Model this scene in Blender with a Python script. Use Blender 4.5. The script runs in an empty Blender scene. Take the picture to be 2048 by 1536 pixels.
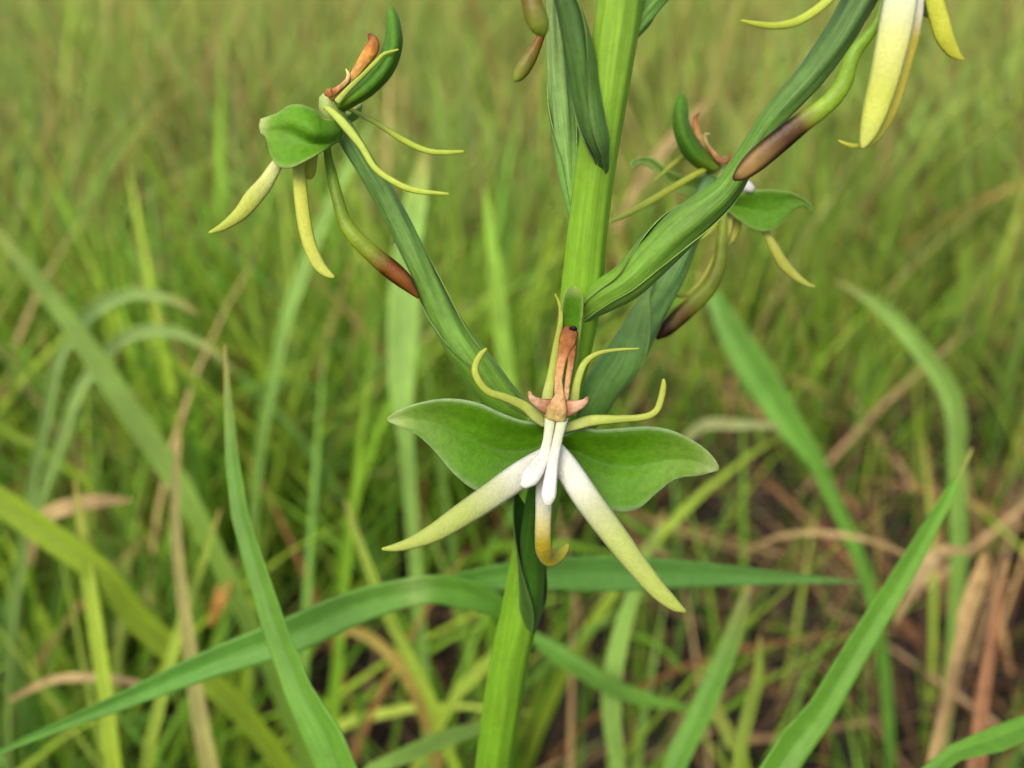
import bpy, math, random
import numpy as np
from mathutils import Vector, Matrix

random.seed(7)
rng = np.random.default_rng(11)
scene = bpy.context.scene
col = scene.collection

# ------------------------------------------------------------------ camera
PITCH = math.radians(28.0)          # looking down into the meadow
CAM_H = 0.42
FPX = 1969.0                        # focal length in photo pixels (2048 wide)
CAM = np.array([0.0, 0.0, CAM_H])
FWD = np.array([0.0, math.cos(PITCH), -math.sin(PITCH)])
UPV = np.array([0.0, math.sin(PITCH), math.cos(PITCH)])
RGT = np.array([1.0, 0.0, 0.0])
cd = bpy.data.cameras.new('camera')
cam = bpy.data.objects.new('camera', cd)
col.objects.link(cam)
cam.location = CAM
cam.rotation_euler = (math.pi / 2 - PITCH, 0, 0)
cd.sensor_width = 36.0
cd.lens = 36.0 * FPX / 2048.0
cd.clip_start = 0.005
cd.clip_end = 500.0
cd.dof.use_dof = True
cd.dof.focus_distance = 0.1095
cd.dof.aperture_fstop = 18.0
scene.camera = cam
scene.cycles.max_bounces = 6
scene.cycles.diffuse_bounces = 4
scene.cycles.glossy_bounces = 2
scene.cycles.transmission_bounces = 4
scene.render.resolution_x = 1024
scene.render.resolution_y = 768

# ------------------------------------------------------------------ light
w = bpy.data.worlds.new('World')
scene.world = w
w.use_nodes = True
nt = w.node_tree
sky = nt.nodes.new('ShaderNodeTexSky')
sky.sky_type = 'NISHITA'
sky.sun_disc = False
SUN_EL, SUN_AZ = math.radians(52), math.radians(-155)   # azimuth measured from +Y towards +X
sky.sun_elevation = SUN_EL
sky.sun_rotation = SUN_AZ
sky.air_density = 1.0
sky.dust_density = 4.0
sky.ozone_density = 1.0
bg = nt.nodes['Background']
bg.inputs['Strength'].default_value = 0.11
nt.links.new(sky.outputs[0], bg.inputs['Color'])
sd = bpy.data.lights.new('sun', 'SUN')
sun = bpy.data.objects.new('sun', sd)
col.objects.link(sun)
sd.energy = 1.5
sd.angle = math.radians(40)
sd.color = (1.0, 0.92, 0.74)
sdir = Vector((math.sin(SUN_AZ) * math.cos(SUN_EL), math.cos(SUN_AZ) * math.cos(SUN_EL), math.sin(SUN_EL)))
sun.rotation_euler = sdir.to_track_quat('Z', 'Y').to_euler()
sun.location = (0, 0, 5)
scene.view_settings.view_transform = 'Standard'
scene.view_settings.look = 'None'
scene.view_settings.gamma = 1.0
scene.view_settings.exposure = 0.97
scene.view_settings.use_curve_mapping = False

# ------------------------------------------------------------------ helpers
def lin(r, g, b):
    if g > 1.12 * r and g > b:                 # fresh leaves: the measured greens lean to yellow
        b *= 0.86; r *= 1.08
    elif min(r, g, b) > 150:
        r *= 0.93; g *= 0.93; b *= 0.93
    out = []
    for c in (r, g, b):
        c /= 255.0
        out.append(c / 12.92 if c <= 0.04045 else ((c + 0.055) / 1.055) ** 2.4)
    return np.array(out)

def P(px, py, zmm):
    """photo pixel (2048x1536) at a distance zmm in front of the camera -> a point of the place"""
    z = zmm / 1000.0
    return CAM + z * (FWD + (px - 1024) / FPX * RGT - (py - 768) / FPX * UPV)

def catmull(A, n):
    """smooth curve through rows of A, n samples, spaced by arc length"""
    A = np.asarray(A, float)
    if len(A) == 2:
        t = np.linspace(0, 1, n)[:, None]
        return A[0] * (1 - t) + A[1] * t
    Q = np.vstack([2 * A[0] - A[1], A, 2 * A[-1] - A[-2]])
    m = 24
    out = []
    for i in range(len(A) - 1):
        p0, p1, p2, p3 = Q[i:i + 4]
        for k in range(m):
            t = k / m
            out.append(0.5 * ((2 * p1) + (-p0 + p2) * t + (2 * p0 - 5 * p1 + 4 * p2 - p3) * t * t
                              + (-p0 + 3 * p1 - 3 * p2 + p3) * t ** 3))
    out.append(A[-1])
    out = np.array(out)
    d = np.r_[0, np.cumsum(np.linalg.norm(np.diff(out[:, :3], axis=0), axis=1))]
    s = np.linspace(0, d[-1], n)
    return np.stack([np.interp(s, d, out[:, j]) for j in range(out.shape[1])], 1)

def ramp(stops, t):
    xs = [s[0] for s in stops]
    cs = np.array([lin(*s[1]) for s in stops])
    return np.stack([np.interp(t, xs, cs[:, j]) for j in range(3)], -1)

def raw_mesh(name, V, F, C, UV=None):
    me = bpy.data.meshes.new(name)
    F = [tuple(f) for f in F]
    me.from_pydata([tuple(v) for v in V], [], F)
    ca = me.color_attributes.new('Col', 'FLOAT_COLOR', 'POINT')
    c4 = np.ones((len(V), 4), np.float32)
    c4[:, :3] = C
    ca.data.foreach_set('color', c4.ravel())
    if UV is not None:
        uv = me.uv_layers.new(name='uv')
        li = np.zeros(len(me.loops), np.int32)
        me.loops.foreach_get('vertex_index', li)
        uv.data.foreach_set('uv', np.asarray(UV, np.float32)[li].ravel())
    me.polygons.foreach_set('use_smooth', np.ones(len(me.polygons), bool))
    me.update()
    return me

def link(name, me, mat, parent=None, label=None):
    o = bpy.data.objects.new(name, me)
    if mat and not me.materials:
        me.materials.append(mat)
    col.objects.link(o)
    if parent:
        o.parent = parent
        o.matrix_parent_inverse = Matrix.Translation(-world_loc(parent))
    if label:
        o['label'] = label
    return o

def world_loc(o):
    v = Vector((0, 0, 0))
    while o:
        v += o.location
        if o.parent:
            v += o.matrix_parent_inverse.translation
        o = o.parent
    return v

def tag(o, label, cat=None, group=None, kind=None):
    if label: o['label'] = label
    if cat: o['category'] = cat
    if group: o['group'] = group
    if kind: o['kind'] = kind
    return o

def empty(name, loc):
    o = bpy.data.objects.new(name, None)
    o.empty_display_size = 0.01
    col.objects.link(o)
    o.location = loc
    return o

# cross sections: (across, towards the viewer) in units of the half width
def sec_round(k=20, flat=1.0, ribs=0, amp=0.0, phase=0.0):
    a = np.linspace(0, 2 * math.pi, k, endpoint=False)
    def f(t):
        r = 1.0 + (amp * np.cos(ribs * (a + phase * t)) if ribs else 0)
        return np.stack([np.cos(a) * r, np.sin(a) * r * flat], 1)
    return f

def sec_lens(thick=0.3, cup=0.0, k=8):
    a = np.linspace(-1, 1, k + 1)
    def f(t):
        c = cup(t) if callable(cup) else cup
        th = thick(t) if callable(thick) else thick
        h = th * np.sqrt(np.clip(1 - a * a, 0, 1))
        base = c * (a * a)
        front = np.stack([a[::-1], (base + h)[::-1]], 1)
        back = np.stack([a[1:-1], (base - h)[1:-1]], 1)
        return np.vstack([front, back])
    return f

def sec_keel(fold=0.35, th=0.06, k=8):
    a = np.linspace(-1, 1, k + 1)
    def f(t):
        fo = fold(t) if callable(fold) else fold
        b = fo * (np.abs(a) ** 1.3) - 0.05 * np.exp(-(a / 0.12) ** 2)
        front = np.stack([a[::-1], (b + th)[::-1]], 1)
        back = np.stack([a, b - th], 1)
        return np.vstack([front, back])
    return f

def sweep_data(pts, stops, sec, n=44, roll=0.0, tint=None, twist=0.0, raw=None):
    """pts: (px, py, z mm, width px).  raw: extra rows (x, y, z, halfwidth m) put before / after"""
    rows = [np.r_[P(p[0], p[1], p[2]), 0.5 * p[3] * p[2] / 1000.0 / FPX] for p in pts]
    if raw:
        rows = [np.array(r) for r in raw[0]] + rows + [np.array(r) for r in raw[1]]
    X = catmull(rows, n)
    C, R = X[:, :3], np.maximum(X[:, 3], 1e-5)
    T = np.gradient(C, axis=0)
    T /= np.linalg.norm(T, axis=1)[:, None] + 1e-12
    V = CAM - C
    V /= np.linalg.norm(V, axis=1)[:, None]
    W = np.cross(T, V)
    W /= np.linalg.norm(W, axis=1)[:, None] + 1e-9
    for i in range(1, n):                      # keep the frame from flipping
        if np.dot(W[i], W[i - 1]) < 0: W[i] = -W[i]
    N = np.cross(W, T)
    for i in range(n):
        if np.dot(N[i], V[i]) < 0: N[i] = -N[i]
    verts, cols, uvs, faces = [], [], [], []
    arc = np.r_[0, np.cumsum(np.linalg.norm(np.diff(C, axis=0), axis=1))]
    tt = np.linspace(0, 1, n)
    cc = ramp(stops, tt)
    k = None
    for i in range(n):
        s = sec(tt[i])
        k = len(s)
        an = (roll(tt[i]) if callable(roll) else roll) + twist * tt[i]
        ca, sa = math.cos(an), math.sin(an)
        w_ = W[i] * ca + N[i] * sa
        n_ = -W[i] * sa + N[i] * ca
        verts.append(C[i] + R[i] * (s[:, :1] * w_ + s[:, 1:] * n_))
        c = np.repeat(cc[i][None], k, 0)
        if tint is not None: c = tint(c, tt[i], s)
        cols.append(c)
        per = np.arange(k) / k
        uvs.append(np.stack([per, np.full(k, arc[i] * 100)], 1))
    verts = np.vstack(verts); cols = np.vstack(cols); uvs = np.vstack(uvs)
    for i in range(n - 1):
        for j in range(k):
            j2 = (j + 1) % k
            faces.append((i * k + j, i * k + j2, (i + 1) * k + j2, (i + 1) * k + j))
    a, b = len(verts), len(verts) + 1
    verts = np.vstack([verts, C[:1] - T[:1] * R[0] * 0.35, C[-1:] + T[-1:] * R[-1] * 0.35])
    cols = np.vstack([cols, cc[:1], cc[-1:]]); uvs = np.vstack([uvs, uvs[:1], uvs[-1:]])
    for j in range(k):
        j2 = (j + 1) % k
        faces.append((a, j2, j))
        faces.append((b, (n - 1) * k + j, (n - 1) * k + j2))
    return verts, faces, np.clip(cols, 0, 1), uvs

def sweep(name, pts, stops, sec, mat, parent, label=None, **kw):
    V, F, C, U = sweep_data(pts, stops, sec, **kw)
    return link(name, raw_mesh(name, V, F, C, U), mat, parent, label)

def loft(name, rows, stops, mat, parent, ns=40, ntt=20, th=0.00022, bulge=0.0, vein=0.25, rim=(176, 205, 140),
         rimw=0.07, wave=0.0, tipcol=None, label=None):
    """surface through edge curves rows = [upper edge ... lower edge], each a list of (px,py,z mm), base -> tip"""
    curves = [catmull([P(*p) for p in r], ns) for r in rows]
    A = np.stack(curves, 1)                                  # ns, m, 3
    m = A.shape[1]
    G = np.zeros((ns, ntt, 3))
    for i in range(ns):
        if m == 2:
            t = np.linspace(0, 1, ntt)[:, None]
            G[i] = A[i, 0] * (1 - t) + A[i, 1] * t
        else:
            G[i] = catmull(A[i], ntt)
    tt = np.linspace(0, 1, ntt); ss = np.linspace(0, 1, ns)
    S, T = np.meshgrid(ss, tt, indexing='ij')
    toward = CAM - G
    toward /= np.linalg.norm(toward, axis=-1, keepdims=True)
    width = np.linalg.norm(A[:, 0] - A[:, -1], axis=1)[:, None]
    off = bulge * width * 4 * T * (1 - T)
    off = off - vein * 0.10 * width * np.exp(-((T - 0.5) / 0.07) ** 2) * (1 - S ** 3)
    off = off + wave * width * np.sin(S * 7 + T * 3.0)
    G = G + toward * off[..., None]
    dS = np.gradient(G, axis=0); dT = np.gradient(G, axis=1)
    N = np.cross(dS, dT)
    N /= np.linalg.norm(N, axis=-1, keepdims=True) + 1e-12
    if np.sum(N * toward) < 0: N = -N
    edge = np.minimum(np.minimum(T, 1 - T), np.minimum(1.0, (1 - S) * 2.0))
    e = np.clip(1 - edge / rimw, 0, 1) ** 1.5
    c = ramp(stops, S)
    c = c * (1 - 0.22 * np.exp(-((T - 0.5) / 0.03) ** 2) * (1 - S))[..., None]
    if tipcol is not None:
        k = np.clip((S - 0.82) / 0.18, 0, 1)[..., None] ** 1.3
        c = c * (1 - k) + lin(*tipcol) * k
    c = c * (1 - e[..., None] * 0.55) + lin(*rim) * e[..., None] * 0.55
    tp = (th * (0.35 + 0.65 * np.clip(edge / 0.15, 0, 1)))[..., None]
    Vf = (G + N * tp).reshape(-1, 3); Vb = (G - N * tp).reshape(-1, 3)
    nv = ns * ntt
    F = []
    idx = lambda i, j: i * ntt + j
    for i in range(ns - 1):
        for j in range(ntt - 1):
            q = (idx(i, j), idx(i + 1, j), idx(i + 1, j + 1), idx(i, j + 1))
            F.append(q); F.append(tuple(x + nv for x in q[::-1]))
    ring = [idx(i, 0) for i in range(ns)] + [idx(ns - 1, j) for j in range(1, ntt)] + \
           [idx(i, ntt - 1) for i in range(ns - 2, -1, -1)] + [idx(0, j) for j in range(ntt - 2, 0, -1)]
    for a, b in zip(ring, ring[1:] + ring[:1]):
        F.append((a, a + nv, b + nv, b))
    C = c.reshape(-1, 3)
    uv = np.stack([T, S * 3], -1).reshape(-1, 2)
    return link(name, raw_mesh(name, np.vstack([Vf, Vb]), F, np.vstack([C, C]), np.vstack([uv, uv])), mat, parent, label)

# ------------------------------------------------------------------ materials
def plant_mat(name, rough=0.45, transl=0.25, noise=0.18, nscale=900.0, streak=0.0, bump=0.1, bscale=2500.0,
              spec=0.22, sheen=0.0, mottle=0.12, gain=1.0):
    m = bpy.data.materials.new(name)
    m.use_nodes = True
    t = m.node_tree
    N, L = t.nodes, t.links
    pr = N['Principled BSDF']
    out = N['Material Output']
    at = N.new('ShaderNodeAttribute'); at.attribute_name = 'Col'
    tc = N.new('ShaderNodeTexCoord')
    n1 = N.new('ShaderNodeTexNoise'); n1.inputs['Scale'].default_value = nscale; n1.inputs['Detail'].default_value = 3
    L.new(tc.outputs['Object'], n1.inputs['Vector'])
    n3 = N.new('ShaderNodeTexNoise'); n3.inputs['Scale'].default_value = nscale * 0.16; n3.inputs['Detail'].default_value = 2
    L.new(tc.outputs['Object'], n3.inputs['Vector'])
    def mr(src, lo, hi, f0=0.3, f1=0.7):
        r = N.new('ShaderNodeMapRange')
        r.inputs['From Min'].default_value = f0; r.inputs['From Max'].default_value = f1
        r.inputs['To Min'].default_value = lo; r.inputs['To Max'].default_value = hi
        L.new(src, r.inputs['Value'])
        return r.outputs[0]
    def mul(a, b):
        x = N.new('ShaderNodeMath'); x.operation = 'MULTIPLY'
        L.new(a, x.inputs[0]); L.new(b, x.inputs[1])
        return x.outputs[0]
    f = mul(mr(n1.outputs['Fac'], gain * (1 - noise), gain * (1 + noise)), mr(n3.outputs['Fac'], 1 - mottle, 1 + mottle))
    hsrc = n1.outputs['Fac']
    if streak > 0:
        uv = N.new('ShaderNodeUVMap'); uv.uv_map = 'uv'
        mp = N.new('ShaderNodeMapping'); mp.inputs['Scale'].default_value = (46, 1.2, 1)
        L.new(uv.outputs[0], mp.inputs['Vector'])
        n2 = N.new('ShaderNodeTexNoise'); n2.inputs['Scale'].default_value = 1.0; n2.inputs['Detail'].default_value = 2
        L.new(mp.outputs[0], n2.inputs['Vector'])
        f = mul(f, mr(n2.outputs['Fac'], 1 - streak, 1 + streak))
        hsrc = n2.outputs['Fac']
    vm = N.new('ShaderNodeVectorMath'); vm.operation = 'SCALE'
    L.new(at.outputs['Color'], vm.inputs[0]); L.new(f, vm.inputs['Scale'])
    L.new(vm.outputs[0], pr.inputs['Base Color'])
    pr.inputs['Roughness'].default_value = rough
    pr.inputs['Specular IOR Level'].default_value = spec
    if sheen:
        pr.inputs['Sheen Weight'].default_value = sheen
        pr.inputs['Sheen Roughness'].default_value = 0.4
    if bump > 0:
        nb = N.new('ShaderNodeTexNoise'); nb.inputs['Scale'].default_value = bscale
        L.new(tc.outputs['Object'], nb.inputs['Vector'])
        ad = N.new('ShaderNodeMath'); ad.operation = 'ADD'
        L.new(nb.outputs['Fac'], ad.inputs[0]); L.new(hsrc, ad.inputs[1])
        b = N.new('ShaderNodeBump'); b.inputs['Strength'].default_value = bump; b.inputs['Distance'].default_value = 0.0003
        L.new(ad.outputs[0], b.inputs['Height'])
        L.new(b.outputs[0], pr.inputs['Normal'])
    if transl > 0:
        tr = N.new('ShaderNodeBsdfTranslucent')
        L.new(vm.outputs[0], tr.inputs['Color'])
        mx = N.new('ShaderNodeMixShader'); mx.inputs[0].default_value = transl
        L.new(pr.outputs[0], mx.inputs[1]); L.new(tr.outputs[0], mx.inputs[2])
        L.new(mx.outputs[0], out.inputs['Surface'])
    return m

M_stem = plant_mat('stem_skin', rough=0.42, transl=0.12, streak=0.14, noise=0.06, bump=0.12, mottle=0.08)
M_ovary = plant_mat('ovary_skin', rough=0.5, transl=0.10, streak=0.22, noise=0.10, bump=0.2, sheen=0.06, gain=0.80)
M_sepal = plant_mat('sepal_skin', rough=0.45, transl=0.28, noise=0.12, nscale=1400, bump=0.22, bscale=3500, sheen=0.04, gain=0.84, spec=0.16)
M_lip = plant_mat('lip_skin', rough=0.5, transl=0.22, noise=0.06, nscale=2200, bump=0.3, bscale=4200, sheen=0.15, mottle=0.05, gain=0.90)
M_petal = plant_mat('petal_skin', rough=0.45, transl=0.2, noise=0.07, nscale=1200, bump=0.12)
M_dry = plant_mat('withered_tissue', rough=0.6, transl=0.08, noise=0.3, nscale=1300, bump=0.5, bscale=2200, mottle=0.3, gain=0.84)
M_spur = plant_mat('spur_skin', rough=0.36, transl=0.15, noise=0.12, nscale=900, bump=0.2, mottle=0.34, gain=0.8)
M_blade = plant_mat('grass_blade_skin', rough=0.45, transl=0.3, noise=0.08, nscale=500, streak=0.12, bump=0.08)
M_grass = plant_mat('meadow_grass', rough=0.5, transl=0.32, noise=0.1, nscale=120, bump=0.0, mottle=0.1)
M_straw = plant_mat('dry_straw', rough=0.7, transl=0.15, noise=0.2, nscale=300, bump=0.0, mottle=0.2)

def soil_mat():
    m = bpy.data.materials.new('dark_soil')
    m.use_nodes = True
    N, L = m.node_tree.nodes, m.node_tree.links
    pr = N['Principled BSDF']
    tc = N.new('ShaderNodeTexCoord')
    n1 = N.new('ShaderNodeTexNoise'); n1.inputs['Scale'].default_value = 30; n1.inputs['Detail'].default_value = 8
    n2 = N.new('ShaderNodeTexNoise'); n2.inputs['Scale'].default_value = 4; n2.inputs['Detail'].default_value = 4
    for n in (n1, n2): L.new(tc.outputs['Object'], n.inputs['Vector'])
    r1 = N.new('ShaderNodeValToRGB')
    e = r1.color_ramp.elements
    e[0].position = 0.3; e[0].color = (0.010, 0.008, 0.006, 1)
    e[1].position = 0.72; e[1].color = (0.045, 0.034, 0.024, 1)
    r2 = N.new('ShaderNodeValToRGB')
    e = r2.color_ramp.elements
    e[0].position = 0.35; e[0].color = (0.6, 0.6, 0.6, 1)
    e[1].position = 0.7; e[1].color = (1.2, 1.1, 0.95, 1)
    L.new(n1.outputs['Fac'], r1.inputs[0]); L.new(n2.outputs['Fac'], r2.inputs[0])
    mx = N.new('ShaderNodeMix'); mx.data_type = 'RGBA'; mx.blend_type = 'MULTIPLY'; mx.inputs[0].default_value = 1
    L.new(r1.outputs[0], mx.inputs[6]); L.new(r2.outputs[0], mx.inputs[7])
    # beyond the meadow one walks through, the sward closes: grass colour by distance on the ground
    n3 = N.new('ShaderNodeTexNoise'); n3.inputs['Scale'].default_value = 0.7; n3.inputs['Detail'].default_value = 6
    L.new(tc.outputs['Object'], n3.inputs['Vector'])
    r3 = N.new('ShaderNodeValToRGB')
    e = r3.color_ramp.elements
    e[0].position = 0.3; e[0].color = (0.07, 0.12, 0.025, 1)
    e[1].position = 0.7; e[1].color = (0.16, 0.17, 0.06, 1)
    L.new(n3.outputs['Fac'], r3.inputs[0])
    ln = N.new('ShaderNodeVectorMath'); ln.operation = 'LENGTH'
    L.new(tc.outputs['Object'], ln.inputs[0])
    mr = N.new('ShaderNodeMapRange')
    mr.inputs['From Min'].default_value = 5; mr.inputs['From Max'].default_value = 12
    L.new(ln.outputs['Value'], mr.inputs['Value'])
    mf = N.new('ShaderNodeMix'); mf.data_type = 'RGBA'
    L.new(mr.outputs[0], mf.inputs[0]); L.new(mx.outputs[2], mf.inputs[6]); L.new(r3.outputs[0], mf.inputs[7])
    L.new(mf.outputs[2], pr.inputs['Base Color'])
    pr.inputs['Roughness'].default_value = 0.95
    b = N.new('ShaderNodeBump'); b.inputs['Strength'].default_value = 0.8; b.inputs['Distance'].default_value = 0.01
    L.new(n1.outputs['Fac'], b.inputs['Height']); L.new(b.outputs[0], pr.inputs['Normal'])
    return m
M_soil = soil_mat()

# ------------------------------------------------------------------ ground
def ground():
    def ax():
        pos = np.r_[np.linspace(0, 2, 81)[1:], 2 + np.cumsum(0.04 * 1.22 ** np.arange(32))]
        return np.r_[-pos[::-1], 0, pos]
    xs = ax(); ys = ax()
    nx, ny = len(xs), len(ys)
    X, Y = np.meshgrid(xs, ys, indexing='ij')
    Z = np.zeros_like(X)
    for k in range(14):
        fx, fy, ph = rng.uniform(-45, 45), rng.uniform(-45, 45), rng.uniform(0, 6.28)
        Z += 0.0025 * np.sin(fx * X + fy * Y + ph)
    Z *= np.clip(1.6 - np.hypot(X, Y) / 2.0, 0, 1)
    Z -= 0.004
    V = np.stack([X, Y, Z], -1).reshape(-1, 3)
    F = [(i * ny + j, (i + 1) * ny + j, (i + 1) * ny + j + 1, i * ny + j + 1) for i in range(nx - 1) for j in range(ny - 1)]
    me = bpy.data.meshes.new('ground')
    me.from_pydata(V.tolist(), [], F)
    me.polygons.foreach_set('use_smooth', np.ones(len(F), bool))
    o = link('ground', me, M_soil)
    o['kind'] = 'structure'
ground()

# ------------------------------------------------------------------ orchid
STEM = [(986, 1536, 145, 74), (1044, 1200, 132, 76), (1098, 900, 122.5, 76), (1137, 740, 118, 72), (1160, 600, 114, 82),
        (1181, 400, 109, 78), (1211, 200, 104, 84), (1240, 0, 100, 92), (1262, -160, 96.5, 88)]
foot = P(986, 1536, 145)
base = np.array([foot[0] - 0.030, foot[1] + 0.004, -0.004])
orchid = empty('orchid_plant', base)
tag(orchid, 'tall green orchid with thick stem and spidery white and yellow flowers', 'orchid')
hw = 0.5 * 74 * 0.145 / FPX
stem_top = P(1262, -160, 96.5)
def stem_tint(c, t, s):
    return c
sweep('stem', STEM, [(0, (84, 128, 30)), (0.55, (90, 142, 32)), (0.8, (112, 166, 52)), (1, (142, 188, 92))],
      sec_round(40, 1, 9, 0.035), M_stem, orchid, n=90,
      raw=([np.r_[base, hw * 1.2], np.r_[base * 0.5 + foot * 0.5, hw * 1.1]],
           [np.r_[stem_top + np.array([0.004, 0.002, 0.03]), hw * 0.5], np.r_[stem_top + np.array([0.006, 0.004, 0.06]), hw * 0.2]]))

G_OV = [(0, (96, 150, 62)), (0.4, (72, 132, 52)), (1, (66, 126, 66))]
G_OVL = [(0, (120, 172, 92)), (0.5, (108, 164, 88)), (1, (104, 150, 96))]
G_SEP = [(0, (68, 122, 10)), (0.5, (80, 138, 20)), (1, (118, 162, 74))]
LIPW = [(0, (240, 240, 232)), (0.24, (232, 234, 218)), (0.38, (200, 206, 156)), (0.55, (170, 184, 98)), (1, (168, 182, 78))]
PET = [(0, (182, 192, 112)), (0.3, (160, 174, 76)), (1, (146, 166, 68))]

def sheath(name, pts, stops, parent, seam=0.6, open0=0.35, tip=0.75, label=None, n=60, k=26, grow=1.05):
    """bract wrapped round an ovary: nearly closed at the base, tapering to a point on one side"""
    rows = [np.r_[P(p[0], p[1], p[2]), 0.5 * p[3] * p[2] / 1000.0 / FPX] for p in pts]
    X = catmull(rows, n)
    C, R = X[:, :3], X[:, 3]
    T = np.gradient(C, axis=0); T /= np.linalg.norm(T, axis=1)[:, None]
    Vw = CAM - C; Vw /= np.linalg.norm(Vw, axis=1)[:, None]
    W = np.cross(T, Vw); W /= np.linalg.norm(W, axis=1)[:, None]
    N = np.cross(W, T)
    V, Cc, F, U = [], [], [], []
    tt = np.linspace(0, 1, n)
    cc = ramp(stops, tt)
    for layer in (0, 1):
        for i in range(n):
            half = math.pi * (1 - open0) * (1 - max(0, (tt[i] - 0.25) / 0.75) ** 1.4) + 0.02
            mid = seam + 1.1 * tt[i] + math.pi
            a = np.linspace(mid - half, mid + half, k)
            r = R[i] * (grow + 0.03 * tt[i]) + (0.00016 if layer == 0 else 0.0)
            lip = 1 + 0.03 * np.abs(np.linspace(-1, 1, k)) ** 6
            V.append(C[i] + (r * lip)[:, None] * (np.cos(a)[:, None] * W[i] + np.sin(a)[:, None] * N[i]))
            e = np.clip((np.abs(np.linspace(-1, 1, k)) - 0.86) / 0.14, 0, 1)[:, None]
            Cc.append(cc[i] * (1 - 0.16 * e) + lin(170, 204, 140) * 0.16 * e)
            U.append(np.stack([np.linspace(0, 1, k), np.full(k, tt[i] * 3)], 1))
    V = np.vstack(V); Cc = np.vstack(Cc); U = np.vstack(U)
    nv = n * k
    for i in range(n - 1):
        for j in range(k - 1):
            q = (i * k + j, i * k + j + 1, (i + 1) * k + j + 1, (i + 1) * k + j)
            F.append(q); F.append(tuple(x + nv for x in q[::-1]))
    ring = [i * k for i in range(n)] + [(n - 1) * k + j for j in range(1, k)] + [i * k + k - 1 for i in range(n - 2, -1, -1)] + list(range(k - 2, 0, -1))
    for a_, b_ in zip(ring, ring[1:] + ring[:1]):
        F.append((a_, a_ + nv, b_ + nv, b_))
    return link(name, raw_mesh(name, V, F, Cc, U), M_ovary, parent, label)

def hub(pts, label, stops=((0, (150, 180, 96)), (1, (170, 190, 110)))):
    return sweep('flower', pts, list(stops), sec_round(16, 0.9), M_petal, orchid, label=label, n=14)

def rot(start):
    def f(c, t, s):
        k = np.clip((t - start) / 0.06, 0, 1) * np.clip((np.abs(s[:, :1]) - 0.5) / 0.35, 0, 1)
        return c * (1 - 0.75 * k)
    return f

def brown_tip(start, body=((116, 150, 40), (128, 160, 44)), tip=(74, 48, 22), end=(120, 88, 44)):
    return [(0, body[0]), (start - 0.12, body[1]), (start, (116, 104, 34)), (start + 0.05, tip), (0.88, (92, 62, 28)), (1, end)]

# ---- flower facing the camera
f1 = hub([(1109, 880, 112.5, 30), (1110, 850, 111.5, 46), (1113, 825, 111.5, 52), (1116, 800, 112, 30)],
         'open flower with two broad green sepals spread wide')
sweep('ovary', [(1060, 1262, 133.5, 22), (1066, 1215, 130, 40), (1066, 1165, 126, 46), (1064, 1090, 122, 46), (1072, 1000, 118.5, 40), (1092, 920, 115, 36), (1108, 850, 112.6, 30)],
      [(0, (58, 106, 26)), (1, (60, 116, 30))], sec_round(24, 1, 6, 0.06, 2), M_ovary, f1)
sheath('bract', [(1056, 1270, 134.5, 24), (1064, 1225, 131, 44), (1068, 1180, 127, 52), (1064, 1110, 122.6, 52), (1054, 1040, 119.5, 50), (1036, 978, 117, 30)],
       [(0, (70, 118, 34)), (1, (46, 96, 28))], orchid, seam=0.2, open0=0.3)
loft('lateral_sepal', [
    [(1088, 846, 111), (1045, 841, 110.5), (1002, 826, 110), (965, 809, 109.8), (923, 799, 110), (880, 798, 110.4), (834, 807, 111), (796, 821, 111.6), (776, 836, 112)],
    [(1092, 876, 112.2), (1040, 890, 112), (985, 882, 111.8), (940, 862, 111.6), (900, 848, 111.6), (865, 838, 111.7), (830, 834, 111.8), (800, 836, 112), (775, 838, 112.2)],
    [(1088, 940, 111), (1040, 975, 110.6), (985, 988, 110.4), (946, 978, 110.4), (905, 945, 110.6), (870, 903, 111), (834, 870, 111.6), (800, 855, 112), (776, 842, 112.3)]],
    G_SEP, M_sepal, f1, vein=0.5, tipcol=(168, 200, 146), rim=(196, 218, 168))
loft('lateral_sepal', [
    [(1126, 872, 111.2), (1162, 856, 110.6), (1199, 859, 110.2), (1255, 855, 109.8), (1302, 853, 109.6), (1349, 863, 109.8), (1396, 887, 110.2), (1425, 912, 110.6), (1438, 932, 111)],
    [(1122, 898, 112.4), (1165, 905, 112.2), (1205, 915, 112), (1250, 918, 111.6), (1300, 912, 111.2), (1345, 914, 111), (1390, 924, 110.9), (1420, 932, 111), (1438, 937, 111.1)],
    [(1116, 910, 111.6), (1140, 965, 111), (1182, 1006, 110.6), (1227, 1022, 110.2), (1275, 1018, 110.2), (1316, 984, 110.4), (1352, 958, 110.6), (1400, 951, 110.9), (1437, 941, 111.2)]],
    G_SEP, M_sepal, f1, vein=0.5, tipcol=(168, 200, 146), rim=(196, 218, 168))
def cup_tint(c, t, s):
    e = np.clip((np.abs(s[:, 0]) - 0.62) / 0.38, 0, 1)[:, None] ** 1.5
    e = np.maximum(e, np.clip((t - 0.9) / 0.1, 0, 1))
    return c * (1 - 0.6 * e) + lin(176, 206, 140) * 0.6 * e
sweep('dorsal_sepal', [(1118, 842, 112.3, 36), (1122, 790, 112.8, 50), (1131, 720, 112.3, 50), (1140, 650, 111.4, 47), (1146, 605, 110.4, 43), (1147, 584, 109.9, 36), (1148, 573, 109.6, 16)],
      [(0, (96, 150, 40)), (0.4, (74, 134, 20)), (1, (80, 140, 30))], sec_lens(0.10, 0.42, 14), M_sepal, f1, tint=cup_tint)
ant = [(0, (206, 166, 120)), (0.45, (196, 146, 98)), (0.75, (160, 100, 50)), (1, (116, 66, 30))]
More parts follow.
